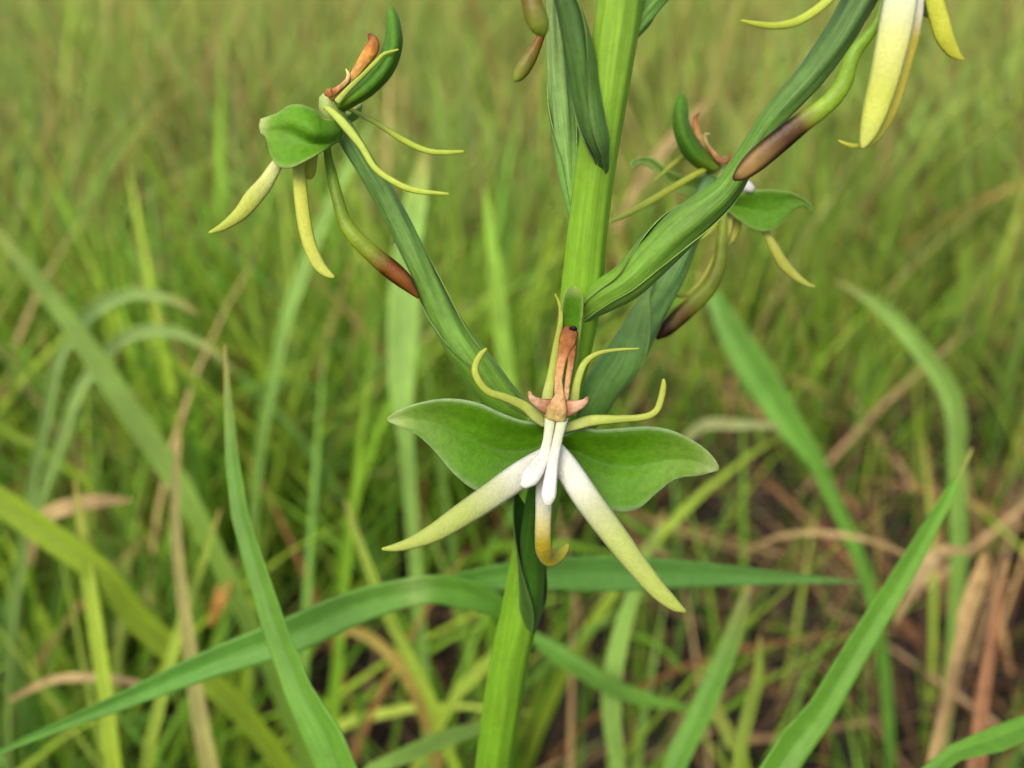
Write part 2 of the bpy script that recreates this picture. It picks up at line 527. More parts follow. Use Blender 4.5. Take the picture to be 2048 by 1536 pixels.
an = sweep('anther', [(1115, 820, 109.4, 34), (1117, 800, 109.2, 16), (1116, 785, 109.2, 15), (1118, 750, 109.2, 17), (1125, 715, 109.2, 20), (1134, 685, 109.2, 34), (1140, 665, 109.2, 34), (1144, 655, 109.4, 20)],
           ant, sec_lens(0.42, 0.1, 10), M_dry, f1, label='withered brown anther with black tip')
sweep('anther', [(1126, 820, 109.6, 20), (1132, 795, 109.2, 11), (1136, 760, 109.2, 12), (1141, 730, 109.2, 13), (1144, 700, 109.25, 16), (1146, 675, 109.3, 14)],
      ant, sec_lens(0.45, 0.1, 8), M_dry, f1)
sweep('anther_tip', [(1140, 657, 108.9, 6), (1147, 656, 108.75, 9), (1153, 659, 108.9, 6)], [(0, (26, 20, 18)), (1, (30, 22, 18))], sec_round(10), M_dry, f1, n=10)
crown_c = [(0, (190, 150, 118)), (0.15, (200, 160, 128)), (0.35, (150, 100, 66)), (0.5, (160, 118, 74)), (0.65, (150, 100, 66)), (0.85, (204, 166, 134)), (1, (170, 116, 84))]
sweep('rostellum', [(1058, 783, 107.4, 5), (1064, 797, 107.6, 14), (1080, 808, 107.9, 24), (1100, 815, 108, 36), (1116, 816, 108, 42), (1134, 817, 108, 36), (1152, 812, 107.8, 24), (1168, 805, 107.5, 15), (1175, 794, 107.3, 5)],
      crown_c, sec_lens(0.4, -0.1, 10), M_dry, f1, label='pinkish brown star shaped crown')
sweep('rostellum', [(1111, 838, 108, 44), (1115, 815, 107.5, 40), (1119, 790, 107.4, 20), (1121, 770, 107.4, 9), (1121, 756, 107.5, 4)],
      [(0, (188, 170, 100)), (0.4, (190, 146, 98)), (1, (206, 168, 116))], sec_lens(0.35, 0, 10), M_dry, f1, n=24)
def smear(c, t, s):
    k = math.exp(-((t - 0.72) / 0.15) ** 2) * np.exp(-((s[:, :1] - 0.45 + 0.3 * math.sin(40 * t)) / 0.35) ** 2) * (0.55 + 0.45 * math.sin(90 * t + 1))
    return c * (1 - 0.6 * k) + lin(206, 160, 110) * 0.6 * k
stig = [(0, (206, 216, 166)), (0.4, (232, 234, 212)), (0.7, (250, 248, 240)), (1, (250, 246, 236))]
sweep('stigma_arm', [(1101, 828, 108.6, 24), (1099, 850, 108, 21), (1094, 885, 107.2, 19), (1086, 915, 106.4, 26), (1071, 940, 105.8, 36), (1058, 958, 105.4, 36), (1046, 973, 105.2, 14)],
      stig, sec_lens(0.5, 0, 14), M_lip, f1, n=60, tint=smear)
sweep('stigma_arm', [(1127, 828, 108.6, 26), (1122, 850, 108, 22), (1115, 880, 107.2, 20), (1107, 920, 106.2, 22), (1101, 960, 105.4, 27), (1097, 992, 105, 30), (1095, 1010, 105, 14)],
      stig, sec_lens(0.5, 0, 10), M_lip, f1)
sweep('lip_lobe', [(1100, 896, 109.6, 26), (1082, 922, 108.6, 48), (1035, 954, 107, 54), (980, 993, 105.6, 52), (920, 1033, 104.4, 47), (870, 1065, 103.6, 38), (820, 1087, 103.2, 24), (785, 1096, 103, 14), (764, 1098, 103, 5)],
      LIPW, sec_lens(0.45, -0.05, 12), M_lip, f1)
sweep('lip_lobe', [(1108, 888, 109.6, 26), (1124, 920, 108.6, 46), (1148, 958, 107.4, 53), (1178, 1003, 106.2, 54), (1222, 1062, 105, 52), (1266, 1120, 104.4, 46), (1310, 1174, 104, 38), (1346, 1208, 103.8, 26), (1371, 1223, 103.8, 7)],
      LIPW, sec_lens(0.45, -0.05, 12), M_lip, f1)
sweep('lip_lobe', [(1104, 880, 109.6, 22), (1096, 925, 108.8, 34), (1090, 975, 108.2, 37), (1087, 1030, 108, 33), (1086, 1075, 108.2, 33), (1089, 1103, 108.8, 34), (1100, 1119, 110.2, 30), (1116, 1113, 112, 25), (1128, 1100, 113, 18), (1136, 1088, 113.4, 6)],
      [(0, (232, 234, 222)), (0.38, (214, 216, 196)), (0.5, (196, 188, 120)), (0.6, (166, 150, 36)), (0.8, (172, 160, 30)), (1, (190, 190, 70))],
      sec_lens(0.32, -0.12, 12), M_lip, f1, n=60)
for pts in ([(1090, 850, 110.5, 14), (1075, 835, 110, 24), (1048, 812, 109.4, 21), (1010, 795, 108.6, 17), (976, 783, 108, 15), (955, 758, 107.6, 15), (950, 735, 107.6, 14), (960, 711, 107.8, 12), (973, 697, 108, 6)],
            [(1094, 825, 111, 18), (1095, 795, 110.6, 24), (1104, 745, 110.8, 18), (1113, 690, 110.8, 15), (1121, 645, 110.6, 11), (1121, 618, 110.5, 9), (1117, 602, 110.4, 7), (1110, 588, 110.2, 2.5)],
            [(1146, 830, 111, 14), (1149, 800, 110.4, 19), (1155, 762, 110, 17), (1169, 727, 109.8, 14), (1193, 708, 109.6, 10), (1230, 700, 109.4, 7), (1278, 697, 109.2, 3)],
            [(1128, 858, 110.4, 16), (1150, 850, 110, 22), (1185, 841, 109.4, 23), (1240, 838, 108.8, 16), (1288, 834, 108.4, 14), (1312, 822, 108.2, 14), (1322, 798, 108.2, 14), (1327, 772, 108.2, 12), (1327, 758, 108.3, 6)]):
    sweep('petal_lobe', pts, PET, sec_lens(0.38, -0.05, 8), M_petal, f1)

# ---- flower on the left, seen from the side
f2 = hub([(690, 262, 115.8, 26), (672, 235, 115.2, 44), (658, 208, 114.6, 46), (648, 190, 114, 22)], 'side-on flower with a folded green sepal and curled brown anther')
OV2 = [(1052, 836, 121.5, 40), (1010, 806, 120.6, 62), (955, 735, 119.6, 64), (905, 665, 118.8, 54), (856, 570, 118, 48), (812, 475, 117.4, 46), (771, 396, 116.8, 45), (723, 318, 116.2, 44), (682, 250, 115.6, 40)]
sweep('ovary', OV2, [(0, (100, 152, 56)), (0.5, (96, 144, 66)), (1, (86, 130, 78))], sec_round(36, 1, 6, 0.06, 3), M_ovary, f2, n=70)
sheath('bract', OV2[:6] + [(795, 490, 117, 44)], [(0, (94, 150, 44)), (0.5, (90, 144, 46)), (1, (100, 146, 70))], orchid, seam=0.9, open0=0.14)
loft('dorsal_sepal', [
    [(668, 205, 114.6), (715, 166, 114), (752, 124, 113.6), (769, 84, 113.6), (773, 45, 113.8), (776, 24, 114), (780, 12, 114)],
    [(676, 214, 113.4), (728, 184, 112.2), (768, 143, 111.8), (789, 92, 112.2), (789, 48, 113), (784, 24, 113.6), (781, 12, 114)],
    [(690, 222, 115), (743, 191, 114.8), (785, 147, 114.6), (804, 93, 114.6), (799, 44, 114.6), (789, 22, 114.4), (782, 12, 114.2)]],
    [(0, (110, 150, 40)), (0.3, (72, 130, 34)), (1, (92, 150, 50))], M_sepal, f2, vein=0, rim=(120, 165, 70))
sweep('anther', [(660, 196, 113.6, 18), (680, 182, 113, 16), (706, 153, 112.6, 17), (728, 122, 112.4, 24), (743, 99, 112.4, 29), (746, 82, 112.4, 22), (738, 68, 112.6, 8)],
      [(0, (196, 150, 110)), (0.4, (200, 150, 80)), (0.75, (190, 124, 54)), (1, (110, 60, 30))], sec_lens(0.5, 0, 10), M_dry, f2, label='curled orange brown anther')
sweep('rostellum', [(650, 188, 112.4, 8), (658, 186, 112, 20), (668, 184, 112.2, 14), (690, 166, 112.2, 10), (697, 152, 112.2, 8), (692, 138, 112.2, 3)],
      [(0, (150, 96, 50)), (0.3, (170, 110, 60)), (1, (216, 190, 130))], sec_lens(0.5, 0, 8), M_dry, f2)
for pts in ([(674, 204, 112.4, 14), (695, 180, 112, 11), (724, 152, 111.6, 9), (752, 124, 111.4, 8), (768, 108, 111.4, 7), (797, 99, 111.4, 4)],
            [(650, 214, 112.6, 10), (664, 224, 112, 14), (691, 252, 111.4, 19), (723, 293, 110.8, 15), (751, 337, 110.4, 13), (796, 368, 110, 13), (836, 382, 109.8, 12), (897, 388, 109.8, 5)],
            [(690, 214, 116, 8), (710, 224, 116.4, 9), (755, 247, 117, 11), (804, 279, 117.4, 12), (852, 301, 117.6, 12), (890, 305, 117.6, 10), (928, 303, 117.6, 6)]):
    sweep('petal_lobe', pts, [(0, (168, 186, 84)), (0.5, (164, 182, 62)), (1, (168, 184, 70))], sec_lens(0.45, 0, 8), M_petal, f2)
loft('lateral_sepal', [
    [(684, 246, 113.6), (664, 240, 112.4), (645, 236, 111.6), (628, 219, 111.2), (604, 210, 111.2), (580, 211, 111.6), (556, 226, 112.2), (540, 232, 112.6), (521, 238, 112.8)],
    [(682, 262, 113.2), (655, 268, 111.2), (630, 263, 109.8), (606, 250, 109.8), (585, 243, 110.4), (565, 246, 111.2), (547, 252, 111.9), (534, 256, 112.3), (519, 248, 112.8)],
    [(678, 278, 113.2), (648, 290, 111.6), (618, 288, 111.2), (590, 276, 111.4), (570, 268, 111.6), (552, 264, 111.9), (541, 263, 112.2), (532, 262, 112.4), (519, 255, 112.8)],
    [(672, 286, 113), (640, 306, 110.6), (608, 324, 109.8), (580, 336, 109.8), (556, 332, 110.4), (542, 312, 111.2), (536, 290, 111.8), (531, 274, 112.3), (522, 268, 112.8)]],
    [(0, (96, 150, 44)), (0.4, (90, 154, 36)), (1, (112, 166, 62))], M_sepal, f2, vein=0, tipcol=(176, 200, 150), ntt=26)
loft('lateral_sepal', [
    [(690, 232, 117), (712, 214, 119), (722, 206, 121), (716, 204, 123)],
    [(692, 250, 118), (715, 236, 120.5), (720, 216, 122.5), (717, 206, 123.2)]],
    [(0, (112, 158, 70)), (1, (150, 184, 110))], M_sepal, f2, ns=16, ntt=8)
for pts, st in (([(590, 290, 113.4, 18), (570, 310, 112.6, 20), (553, 331, 112.2, 24), (531, 366, 111.8, 31), (506, 396, 111.4, 35), (481, 427, 111, 28), (448, 452, 110.8, 17), (418, 466, 110.8, 5)],
                 [(0, (222, 226, 180)), (0.35, (206, 212, 130)), (0.6, (190, 198, 86)), (1, (176, 190, 74))]),
                ([(612, 270, 114, 18), (598, 318, 113.2, 24), (601, 380, 112.6, 28), (608, 440, 112.2, 28), (620, 492, 112, 27), (638, 530, 112, 25), (656, 548, 112, 16), (668, 554, 112, 6)],
                 [(0, (206, 206, 110)), (0.4, (188, 194, 74)), (1, (190, 198, 84))]),
                ([(634, 270, 115.2, 18), (622, 318, 114.6, 25), (618, 345, 114.4, 26), (617, 357, 114.4, 14)], [(0, (196, 200, 90)), (1, (188, 188, 60))])):
    sweep('lip_lobe', pts, st, sec_lens(0.42, -0.05, 10), M_lip, f2)
sweep('spur', [(664, 240, 116, 12), (655, 300, 115.4, 15), (664, 350, 115.2, 21), (676, 400, 115, 24), (690, 445, 115, 28), (716, 480, 115, 33), (751, 513, 115.2, 36), (780, 537, 115.4, 39), (808, 561, 115.6, 34), (826, 582, 115.8, 18), (838, 596, 116, 5)],
      [(0, (84, 128, 40)), (0.3, (110, 152, 44)), (0.66, (124, 158, 44)), (0.74, (128, 120, 40)), (0.8, (124, 72, 22)), (1, (112, 66, 24))], sec_round(20, 0.7), M_spur, f2, n=56, tint=rot(0.74), label='green spur with brown withered end')

# ---- flower behind on the right
f3 = hub([(1418, 362, 131.6, 26), (1432, 345, 131.4, 42), (1448, 332, 131.2, 42), (1460, 322, 131, 22)], 'flower behind the stem with an upright green hood and drooping sepals')
OV3 = [(1148, 870, 123.5, 46), (1180, 812, 124.2, 66), (1209, 765, 125, 68), (1251, 712, 126, 70), (1302, 624, 127.4, 60), (1345, 548, 128.6, 50), (1375, 474, 129.8, 46), (1402, 408, 130.8, 42), (1424, 355, 131.6, 32)]
sweep('ovary', OV3, [(0, (84, 140, 50)), (0.5, (100, 150, 84)), (1, (86, 134, 88))], sec_round(36, 1, 6, 0.06, 3), M_ovary, f3, n=70)
sheath('bract', OV3[:5] + [(1335, 570, 127, 50)], [(0, (84, 140, 44)), (0.5, (104, 156, 84)), (1, (122, 166, 100))], orchid, seam=-1.5, open0=0.22)
loft('dorsal_sepal', [
    [(1416, 346, 130.6), (1388, 332, 130.4), (1362, 303, 130.4), (1348, 262, 130.4), (1347, 222, 130.4), (1354, 198, 130.4), (1361, 185, 130.4)],
    [(1432, 340, 129.4), (1396, 314, 128.6), (1372, 280, 128.6), (1362, 244, 129), (1360, 212, 129.6), (1361, 196, 130), (1363, 185, 130.4)],
    [(1446, 334, 130.4), (1420, 310, 130.4), (1396, 284, 130.4), (1379, 250, 130.4), (1376, 220, 130.4), (1373, 199, 130.4), (1365, 186, 130.5)]],
    [(0, (118, 150, 44)), (0.3, (80, 138, 36)), (1, (96, 152, 56))], M_sepal, f3, vein=0, rim=(120, 165, 80))
sweep('anther', [(1443, 326, 130, 14), (1424, 306, 129.8, 12), (1407, 285, 129.6, 13), (1394, 262, 129.6, 15), (1390, 240, 129.6, 11), (1398, 226, 129.6, 4)],
      [(0, (204, 140, 90)), (0.5, (190, 160, 90)), (0.8, (176, 116, 66)), (1, (120, 70, 40))], sec_lens(0.5, 0, 8), M_dry, f3)
sweep('rostellum', [(1420, 268, 129.4, 3), (1410, 270, 129.4, 7), (1412, 284, 129.2, 8), (1424, 302, 129, 8), (1440, 320, 128.8, 15), (1454, 321, 128.8, 12), (1463, 307, 128.8, 4)],
      [(0, (170, 170, 100)), (0.5, (190, 140, 90)), (1, (150, 90, 50))], sec_lens(0.5, 0, 8), M_dry, f3)
loft('lateral_sepal', [
    [(1424, 352, 133), (1390, 352, 134), (1360, 349, 135), (1334, 338, 135.6), (1311, 318, 136), (1286, 314, 136), (1264, 322, 135.6), (1262, 334, 135)],
    [(1420, 374, 134), (1388, 372, 135), (1352, 364, 136), (1328, 346, 136.4), (1306, 328, 136.6), (1284, 322, 136.4), (1269, 328, 135.8), (1265, 336, 135)],
    [(1416, 392, 134), (1384, 396, 135), (1350, 382, 135.6), (1326, 356, 136), (1302, 336, 136), (1284, 328, 135.8), (1274, 330, 135.4), (1268, 337, 135)]],
    [(0, (120, 164, 70)), (1, (130, 176, 100))], M_sepal, f3, vein=0.3, tipcol=(120, 170, 96))
loft('lateral_sepal', [
    [(1450, 394, 130.6), (1480, 388, 130), (1510, 381, 129.6), (1542, 379, 129.6), (1582, 385, 129.8), (1610, 398, 130.2), (1623, 412, 130.6), (1628, 426, 131)],
    [(1452, 406, 131.4), (1482, 412, 131), (1515, 416, 130.6), (1550, 410, 130.4), (1585, 400, 130.4), (1608, 406, 130.6), (1621, 416, 130.8), (1627, 427, 131)],
    [(1448, 416, 131), (1474, 438, 130.4), (1506, 458, 130), (1536, 463, 129.8), (1562, 450, 129.8), (1584, 424, 130.2), (1606, 413, 130.6), (1625, 428, 131)]],
    [(0, (88, 146, 34)), (0.6, (96, 156, 44)), (1, (120, 170, 80))], M_sepal, f3, vein=0.5)
sweep('stigma_arm', [(1450, 352, 130.2, 14), (1472, 362, 129.6, 18), (1492, 372, 129.2, 24), (1506, 380, 129.2, 12)], [(0, (214, 220, 180)), (0.5, (244, 244, 240)), (1, (250, 250, 250))], sec_lens(0.6), M_lip, f3, n=16)
sweep('stigma_arm', [(1444, 350, 129.6, 12), (1438, 372, 129, 16), (1430, 396, 128.8, 14), (1426, 410, 128.8, 6)], [(0, (190, 204, 130)), (1, (206, 214, 150))], sec_lens(0.6), M_lip, f3, n=16)
for pts in ([(1420, 336, 130, 8), (1400, 344, 129.4, 11), (1356, 369, 128.6, 14), (1294, 406, 127.6, 14), (1244, 432, 127, 12), (1213, 447, 126.8, 6)],
            [(1400, 300, 132, 10), (1367, 314, 132.6, 12), (1341, 333, 133, 9), (1308, 362, 133, 4)],
            [(1446, 420, 131.6, 10), (1438, 438, 131.4, 13), (1419, 462, 131, 11), (1395, 480, 130.8, 10), (1373, 492, 130.6, 4)]):
    sweep('petal_lobe', pts, [(0, (160, 180, 66)), (1, (166, 182, 74))], sec_lens(0.45, 0, 8), M_petal, f3)
for pts in ([(1512, 420, 131.6, 10), (1528, 458, 131.2, 13), (1546, 492, 130.8, 19), (1568, 529, 130.4, 21), (1594, 555, 130.2, 16), (1614, 568, 130.2, 9), (1630, 574, 130.2, 3)],
            [(1462, 408, 132.4, 14), (1458, 440, 132.2, 20), (1448, 482, 132, 17), (1425, 527, 131.6, 14), (1403, 563, 131.4, 13), (1380, 586, 131.4, 11), (1362, 592, 131.4, 8), (1346, 592, 131.4, 3)],
            [(1470, 410, 133, 12), (1476, 440, 133, 18), (1462, 474, 133, 22), (1452, 492, 133, 10)]):
    sweep('lip_lobe', pts, [(0, (206, 206, 110)), (0.5, (184, 186, 74)), (1, (190, 196, 90))], sec_lens(0.42, -0.05, 10), M_lip, f3)
sweep('spur', [(1440, 380, 131.6, 14), (1446, 425, 131, 17), (1443, 484, 130.4, 22), (1437, 532, 130, 28), (1418, 574, 129.8, 33), (1386, 608, 129.8, 35), (1356, 636, 130, 35), (1330, 661, 130.2, 28), (1313, 677, 130.4, 8)],
      [(0, (104, 138, 40)), (0.4, (126, 152, 46)), (0.7, (136, 150, 40)), (0.79, (122, 92, 34)), (0.86, (110, 92, 40)), (0.93, (70, 40, 20)), (1, (50, 30, 20))], sec_round(20, 0.65), M_spur, f3, n=56, tint=rot(0.75), label='curved spur with dark brown rotted end')

# ---- flower at the upper right, its head above the picture
f4 = hub([(1772, -60, 99.2, 30), (1790, -92, 98.8, 52), (1806, -122, 98.4, 50), (1816, -140, 98.2, 24)], 'flower hanging long pale yellow lobes from a high arching ovary')
OV4 = [(1140, 650, 114.4, 24), (1176, 614, 113, 46), (1210, 590, 111.6, 60), (1256, 562, 110.6, 66), (1311, 506, 109.4, 74), (1360, 457, 108.4, 74), (1405, 420, 107.6, 66), (1452, 378, 106.8, 52), (1497, 311, 105.8, 48), (1545, 238, 104.8, 50), (1622, 150, 103.2, 56), (1683, 62, 101.6, 60), (1722, -8, 100.6, 60), (1770, -70, 99.4, 46)]
sweep('ovary', OV4, [(0, (104, 154, 56)), (0.45, (96, 148, 58)), (0.7, (88, 134, 68)), (1, (88, 130, 82))], sec_round(40, 1, 6, 0.06, 2.4), M_ovary, f4, n=90)
sheath('bract', OV4[:8] + [(1500, 300, 105.4, 46)], [(0, (106, 156, 56)), (0.5, (96, 150, 52)), (1, (112, 160, 90))], orchid, seam=1.25, open0=0.16, n=70)
sweep('spur', [(1790, -80, 98.8, 14), (1768, -20, 98.4, 13), (1757, 36, 98.2, 18), (1741, 66, 98.2, 22), (1717, 94, 98.4, 26), (1700, 124, 98.6, 30), (1690, 160, 99, 33), (1669, 193, 99.4, 36), (1638, 222, 99.8, 37), (1601, 248, 100.4, 42), (1557, 283, 101, 47), (1513, 320, 101.6, 46), (1484, 346, 102, 32), (1467, 358, 102.2, 10)],
      [(0, (84, 118, 46)), (0.3, (100, 146, 40)), (0.6, (124, 168, 52)), (0.67, (116, 120, 40)), (0.70, (84, 60, 28)), (0.77, (72, 48, 28)), (0.82, (104, 78, 42)), (0.88, (146, 116, 64)), (0.97, (150, 120, 66)), (1, (60, 40, 22))],
      sec_round(24, 0.6), M_spur, f4, n=70, tint=rot(0.66), label='club shaped green spur with dark brown end')
sweep('lip_lobe', [(1812, -110, 98, 28), (1808, -60, 97, 50), (1801, 0, 96.2, 66), (1786, 80, 95.8, 65), (1768, 160, 95.8, 58), (1751, 220, 96, 50), (1738, 262, 96.2, 36), (1728, 288, 96.4, 18), (1725, 295, 96.4, 7)],
      [(0, (240, 242, 232)), (0.25, (226, 232, 206)), (0.5, (208, 212, 130)), (0.75, (194, 202, 84)), (1, (196, 204, 96))], sec_lens(0.34, -0.08, 12), M_lip, f4, label='broad pale yellow lip lobe')
sweep('lip_lobe', [(1822, -110, 99, 24), (1832, -50, 98.6, 34), (1830, 0, 98.4, 36), (1822, 65, 98.2, 36), (1806, 130, 98.2, 34), (1786, 205, 98.4, 30), (1764, 256, 98.6, 22), (1744, 284, 98.6, 14), (1716, 292, 98.4, 10), (1695, 289, 98.2, 8), (1677, 281, 98.2, 3)],
      [(0, (244, 244, 240)), (0.3, (226, 222, 196)), (0.4, (196, 180, 60)), (1, (186, 188, 66))], sec_lens(0.34, -0.05, 10), M_lip, f4, n=60)
sweep('lip_lobe', [(1832, -100, 98.4, 24), (1856, -45, 98, 28), (1868, 0, 97.8, 34), (1879, 40, 97.8, 37), (1890, 76, 97.8, 34), (1906, 103, 98, 24), (1918, 114, 98, 12), (1928, 119, 98, 5)],
      [(0, (230, 232, 200)), (0.3, (190, 196, 60)), (1, (186, 190, 56))], sec_lens(0.34, 0.0, 10), M_lip, f4)
loft('lateral_sepal', [
    [(1816, -118, 100), (1846, -128, 101), (1890, -138, 102.5), (1930, -128, 104), (1960, -100, 105)],
    [(1820, -100, 101), (1848, -72, 102), (1890, -80, 103), (1930, -92, 104.2), (1962, -96, 105)],
    [(1822, -84, 100.6), (1838, 8, 100.8), (1856, 34, 101.2), (1872, -20, 102.4), (1958, -88, 105)]],
    [(0, (60, 112, 40)), (1, (90, 146, 60))], M_sepal, f4, vein=0.3)
sweep('petal_lobe', [(1790, -110, 99.4, 12), (1740, -85, 98.6, 15), (1690, -35, 98, 17), (1653, 3, 97.6, 18), (1620, 29, 97.4, 18), (1586, 46, 97.2, 17), (1549, 52, 97.2, 14), (1513, 48, 97.2, 11), (1481, 41, 97.2, 4)],
      [(0, (176, 190, 90)), (1, (156, 182, 62))], sec_lens(0.45, 0, 8), M_petal, f4)
sweep('petal_lobe', [(1798, -104, 101.5, 10), (1780, -60, 102.5, 14), (1752, -5, 103, 13), (1730, 34, 103, 12), (1722, 50, 103, 5)], [(0, (170, 170, 70)), (0.8, (190, 150, 50)), (1, (176, 122, 40))], sec_lens(0.45, 0, 8), M_petal, f4, n=24)
loft('dorsal_sepal', [
    [(1802, -128, 98.4), (1780, -190, 97.6), (1770, -260, 97.4), (1790, -310, 97.8)],
    [(1814, -128, 97.2), (1806, -190, 95.6), (1798, -260, 95.6), (1796, -312, 97.4)],
    [(1828, -128, 98.4), (1834, -190, 97.6), (1826, -260, 97.4), (1802, -310, 97.8)]], G_SEP, M_sepal, f4, vein=0, ns=24, ntt=14)

# ---- two flowers whose heads stand above the picture
f5 = hub([(1106, -80, 96.8, 24), (1100, -112, 96.4, 44), (1094, -142, 96, 42), (1092, -160, 95.8, 20)], 'flower high on the stem with a dark green ovary in front')
OV5 = [(1208, 345, 106.4, 14), (1202, 312, 104.4, 26), (1194, 282, 103.2, 42), (1182, 240, 102.4, 48), (1169, 180, 101.6, 52), (1157, 110, 100.4, 56), (1144, 50, 99.4, 50), (1129, 0, 98.4, 38), (1114, -50, 97.4, 32), (1104, -96, 96.6, 28)]
sweep('ovary', OV5, [(0, (78, 120, 64)), (0.5, (70, 112, 54)), (1, (74, 114, 64))], sec_round(32, 1, 5, 0.10, 2), M_ovary, f5, n=60)
sheath('bract', OV5[:8] + [(1116, -10, 98, 34)], [(0, (82, 124, 72)), (0.5, (72, 116, 50)), (1, (82, 126, 52))], orchid, seam=2.0, open0=0.2)
sweep('spur', [(1092, -112, 96, 14), (1066, -70, 95.6, 26), (1060, -20, 95.4, 36), (1066, 16, 95.4, 43), (1077, 46, 95.6, 43), (1085, 64, 95.8, 28), (1088, 71, 95.8, 10)],
      [(0, (110, 120, 40)), (0.4, (112, 76, 30)), (0.6, (120, 96, 36)), (0.8, (124, 128, 46)), (1, (120, 150, 50))], sec_round(18, 0.8), M_spur, f5, n=40)
f6 = hub([(1092, -90, 106.8, 24), (1088, -116, 106.6, 40), (1084, -142, 106.4, 40), (1082, -158, 106.2, 20)], 'flower high on the stem with a pale green ovary behind')
OV6 = [(1148, 440, 110.6, 10), (1143, 395, 110.2, 26), (1136, 320, 109.8, 42), (1127, 235, 109.4, 48), (1116, 140, 108.8, 42), (1107, 50, 108.2, 30), (1102, -20, 107.6, 26), (1094, -95, 106.8, 24)]
sweep('ovary', OV6, [(0, (116, 172, 92)), (0.5, (130, 180, 110)), (1, (146, 184, 126))], sec_round(32, 1, 6, 0.10, 2), M_ovary, f6, n=60)
sheath('bract', OV6[:6] + [(1100, 10, 107.8, 30)], [(0, (106, 166, 84)), (0.5, (114, 172, 92)), (1, (130, 180, 110))], orchid, seam=1.1, open0=0.22)
sweep('spur', [(1088, -116, 107.4, 12), (1100, -40, 108.4, 12), (1092, 40, 109, 12), (1080, 76, 109.2, 17), (1062, 112, 109.4, 27), (1046, 138, 109.6, 30), (1035, 154, 109.8, 22), (1028, 162, 109.8, 6)],
      [(0, (110, 140, 50)), (0.45, (120, 100, 40)), (0.65, (132, 84, 34)), (0.8, (120, 112, 44)), (1, (124, 146, 60))], sec_round(18, 0.8), M_spur, f6, n=40)
sweep('ovary', [(1268, 70, 101.5, 20), (1284, 40, 101.6, 36), (1304, 10, 101.6, 38), (1334, -30, 101.4, 38), (1372, -90, 101, 36), (1400, -150, 100.6, 28)],
      [(0, (112, 166, 80)), (1, (78, 132, 74))], sec_round(28, 1, 6, 0.09, 2), M_ovary, orchid, n=40, label='ovary stalk branching to the right near the top')

def crib(src, dst, frm, to, scale, ang):
    """give the flowers above the picture the same floral pieces as the open one"""
    a, b = Vector(P(*frm)), Vector(P(*to))
    ax = Vector(-FWD)
    Mx = Matrix.Translation(b) @ Matrix.Rotation(ang, 4, ax) @ Matrix.Scale(scale, 4) @ Matrix.Translation(-a)
    for ch in [c for c in src.children if c.name.split('.')[0] in ('lateral_sepal', 'dorsal_sepal', 'lip_lobe', 'petal_lobe', 'rostellum', 'stigma_arm')]:
        c = ch.copy()
        col.objects.link(c)
        c.parent = dst
        c.matrix_parent_inverse = Mx
        if 'label' in c: del c['label']
bpy.context.view_layer.update()
crib(f1, f5, (1110, 850, 111), (1096, -330, 95), 0.5, 0.5)
crib(f1, f6, (1110, 850, 111), (1084, -420, 106.5), 0.5, -0.4)

# ------------------------------------------------------------------ grass blades that stand out one by one
def root_rows(pt, nxt, w0=0.0012):
    """carry a leaf on down to the soil below its lower end"""
    q = P(*pt[:3])
    hw0 = 0.5 * pt[3] * pt[2] / 1000.0 / FPX
    d = q - P(*nxt[:3])
    d /= np.linalg.norm(d)
    h = q[2]
    m1 = q + 0.30 * h * (0.75 * d + np.array([0, 0, -0.4]))
    g = np.array([m1[0] + 0.25 * h * d[0], m1[1] + 0.2 * h * d[1], -0.004])
    return [np.r_[g, max(w0, hw0 * 0.45)], np.r_[m1, hw0 * 0.85]]

def blade(pts, stops, label, cat='grass blade', fold=0.35, rooted=True, name='grass_blade', roll=0.3, mat=None, group=None):  # each object is a single blade of grass
    """pts run from the lower end to the tip"""
    def rib(c, t, s):
        k = np.exp(-(s[:, :1] / 0.1) ** 2)
        k2 = 1 + 0.10 * math.sin(ph[0] + 9 * t) + 0.06 * math.sin(ph[1] + 31 * t)
        dry = max(0.0, (t - ph[2]) / (1 - ph[2])) ** 1.5 * 0.7
        c = c * (1 - dry) + lin(168, 138, 84) * dry
        return c * (1 - 0.22 * k) * k2
    ph = (random.uniform(0, 6), random.uniform(0, 6), random.uniform(0.9, 0.99))
    pts = [p if i in (0, len(pts) - 1) else (p[0] + random.gauss(0, 3), p[1] + random.gauss(0, 3), p[2], p[3] * random.uniform(0.92, 1.08)) for i, p in enumerate(pts)]
    raw = (root_rows(pts[0], pts[1]), []) if rooted else ([], [])
    V, F, C, U = sweep_data(pts, stops, sec_keel(fold), n=46 if rooted else 34, roll=roll, tint=rib, raw=raw)
    # origin at its lower end
    o0 = V[:18].mean(0)
    me = raw_mesh(name, V - o0, F, C, U)
    o = link(name, me, mat or M_blade)
    o.location = o0
    tag(o, label, cat, group)
    return o

GRN = [(0, (92, 140, 40)), (0.6, (84, 142, 50)), (1, (96, 150, 62))]
BLU = [(0, (84, 140, 60)), (0.5, (92, 150, 76)), (1, (96, 150, 84))]
YEL = [(0, (130, 150, 46)), (0.5, (120, 158, 44)), (1, (128, 160, 60))]
TAN = [(0, (142, 122, 76)), (0.5, (164, 142, 96)), (1, (158, 132, 88))]
RED = [(0, (130, 90, 56)), (0.5, (150, 96, 60)), (1, (160, 110, 70))]
PALE = [(0, (108, 156, 72)), (0.5, (118, 166, 84)), (1, (124, 170, 92))]

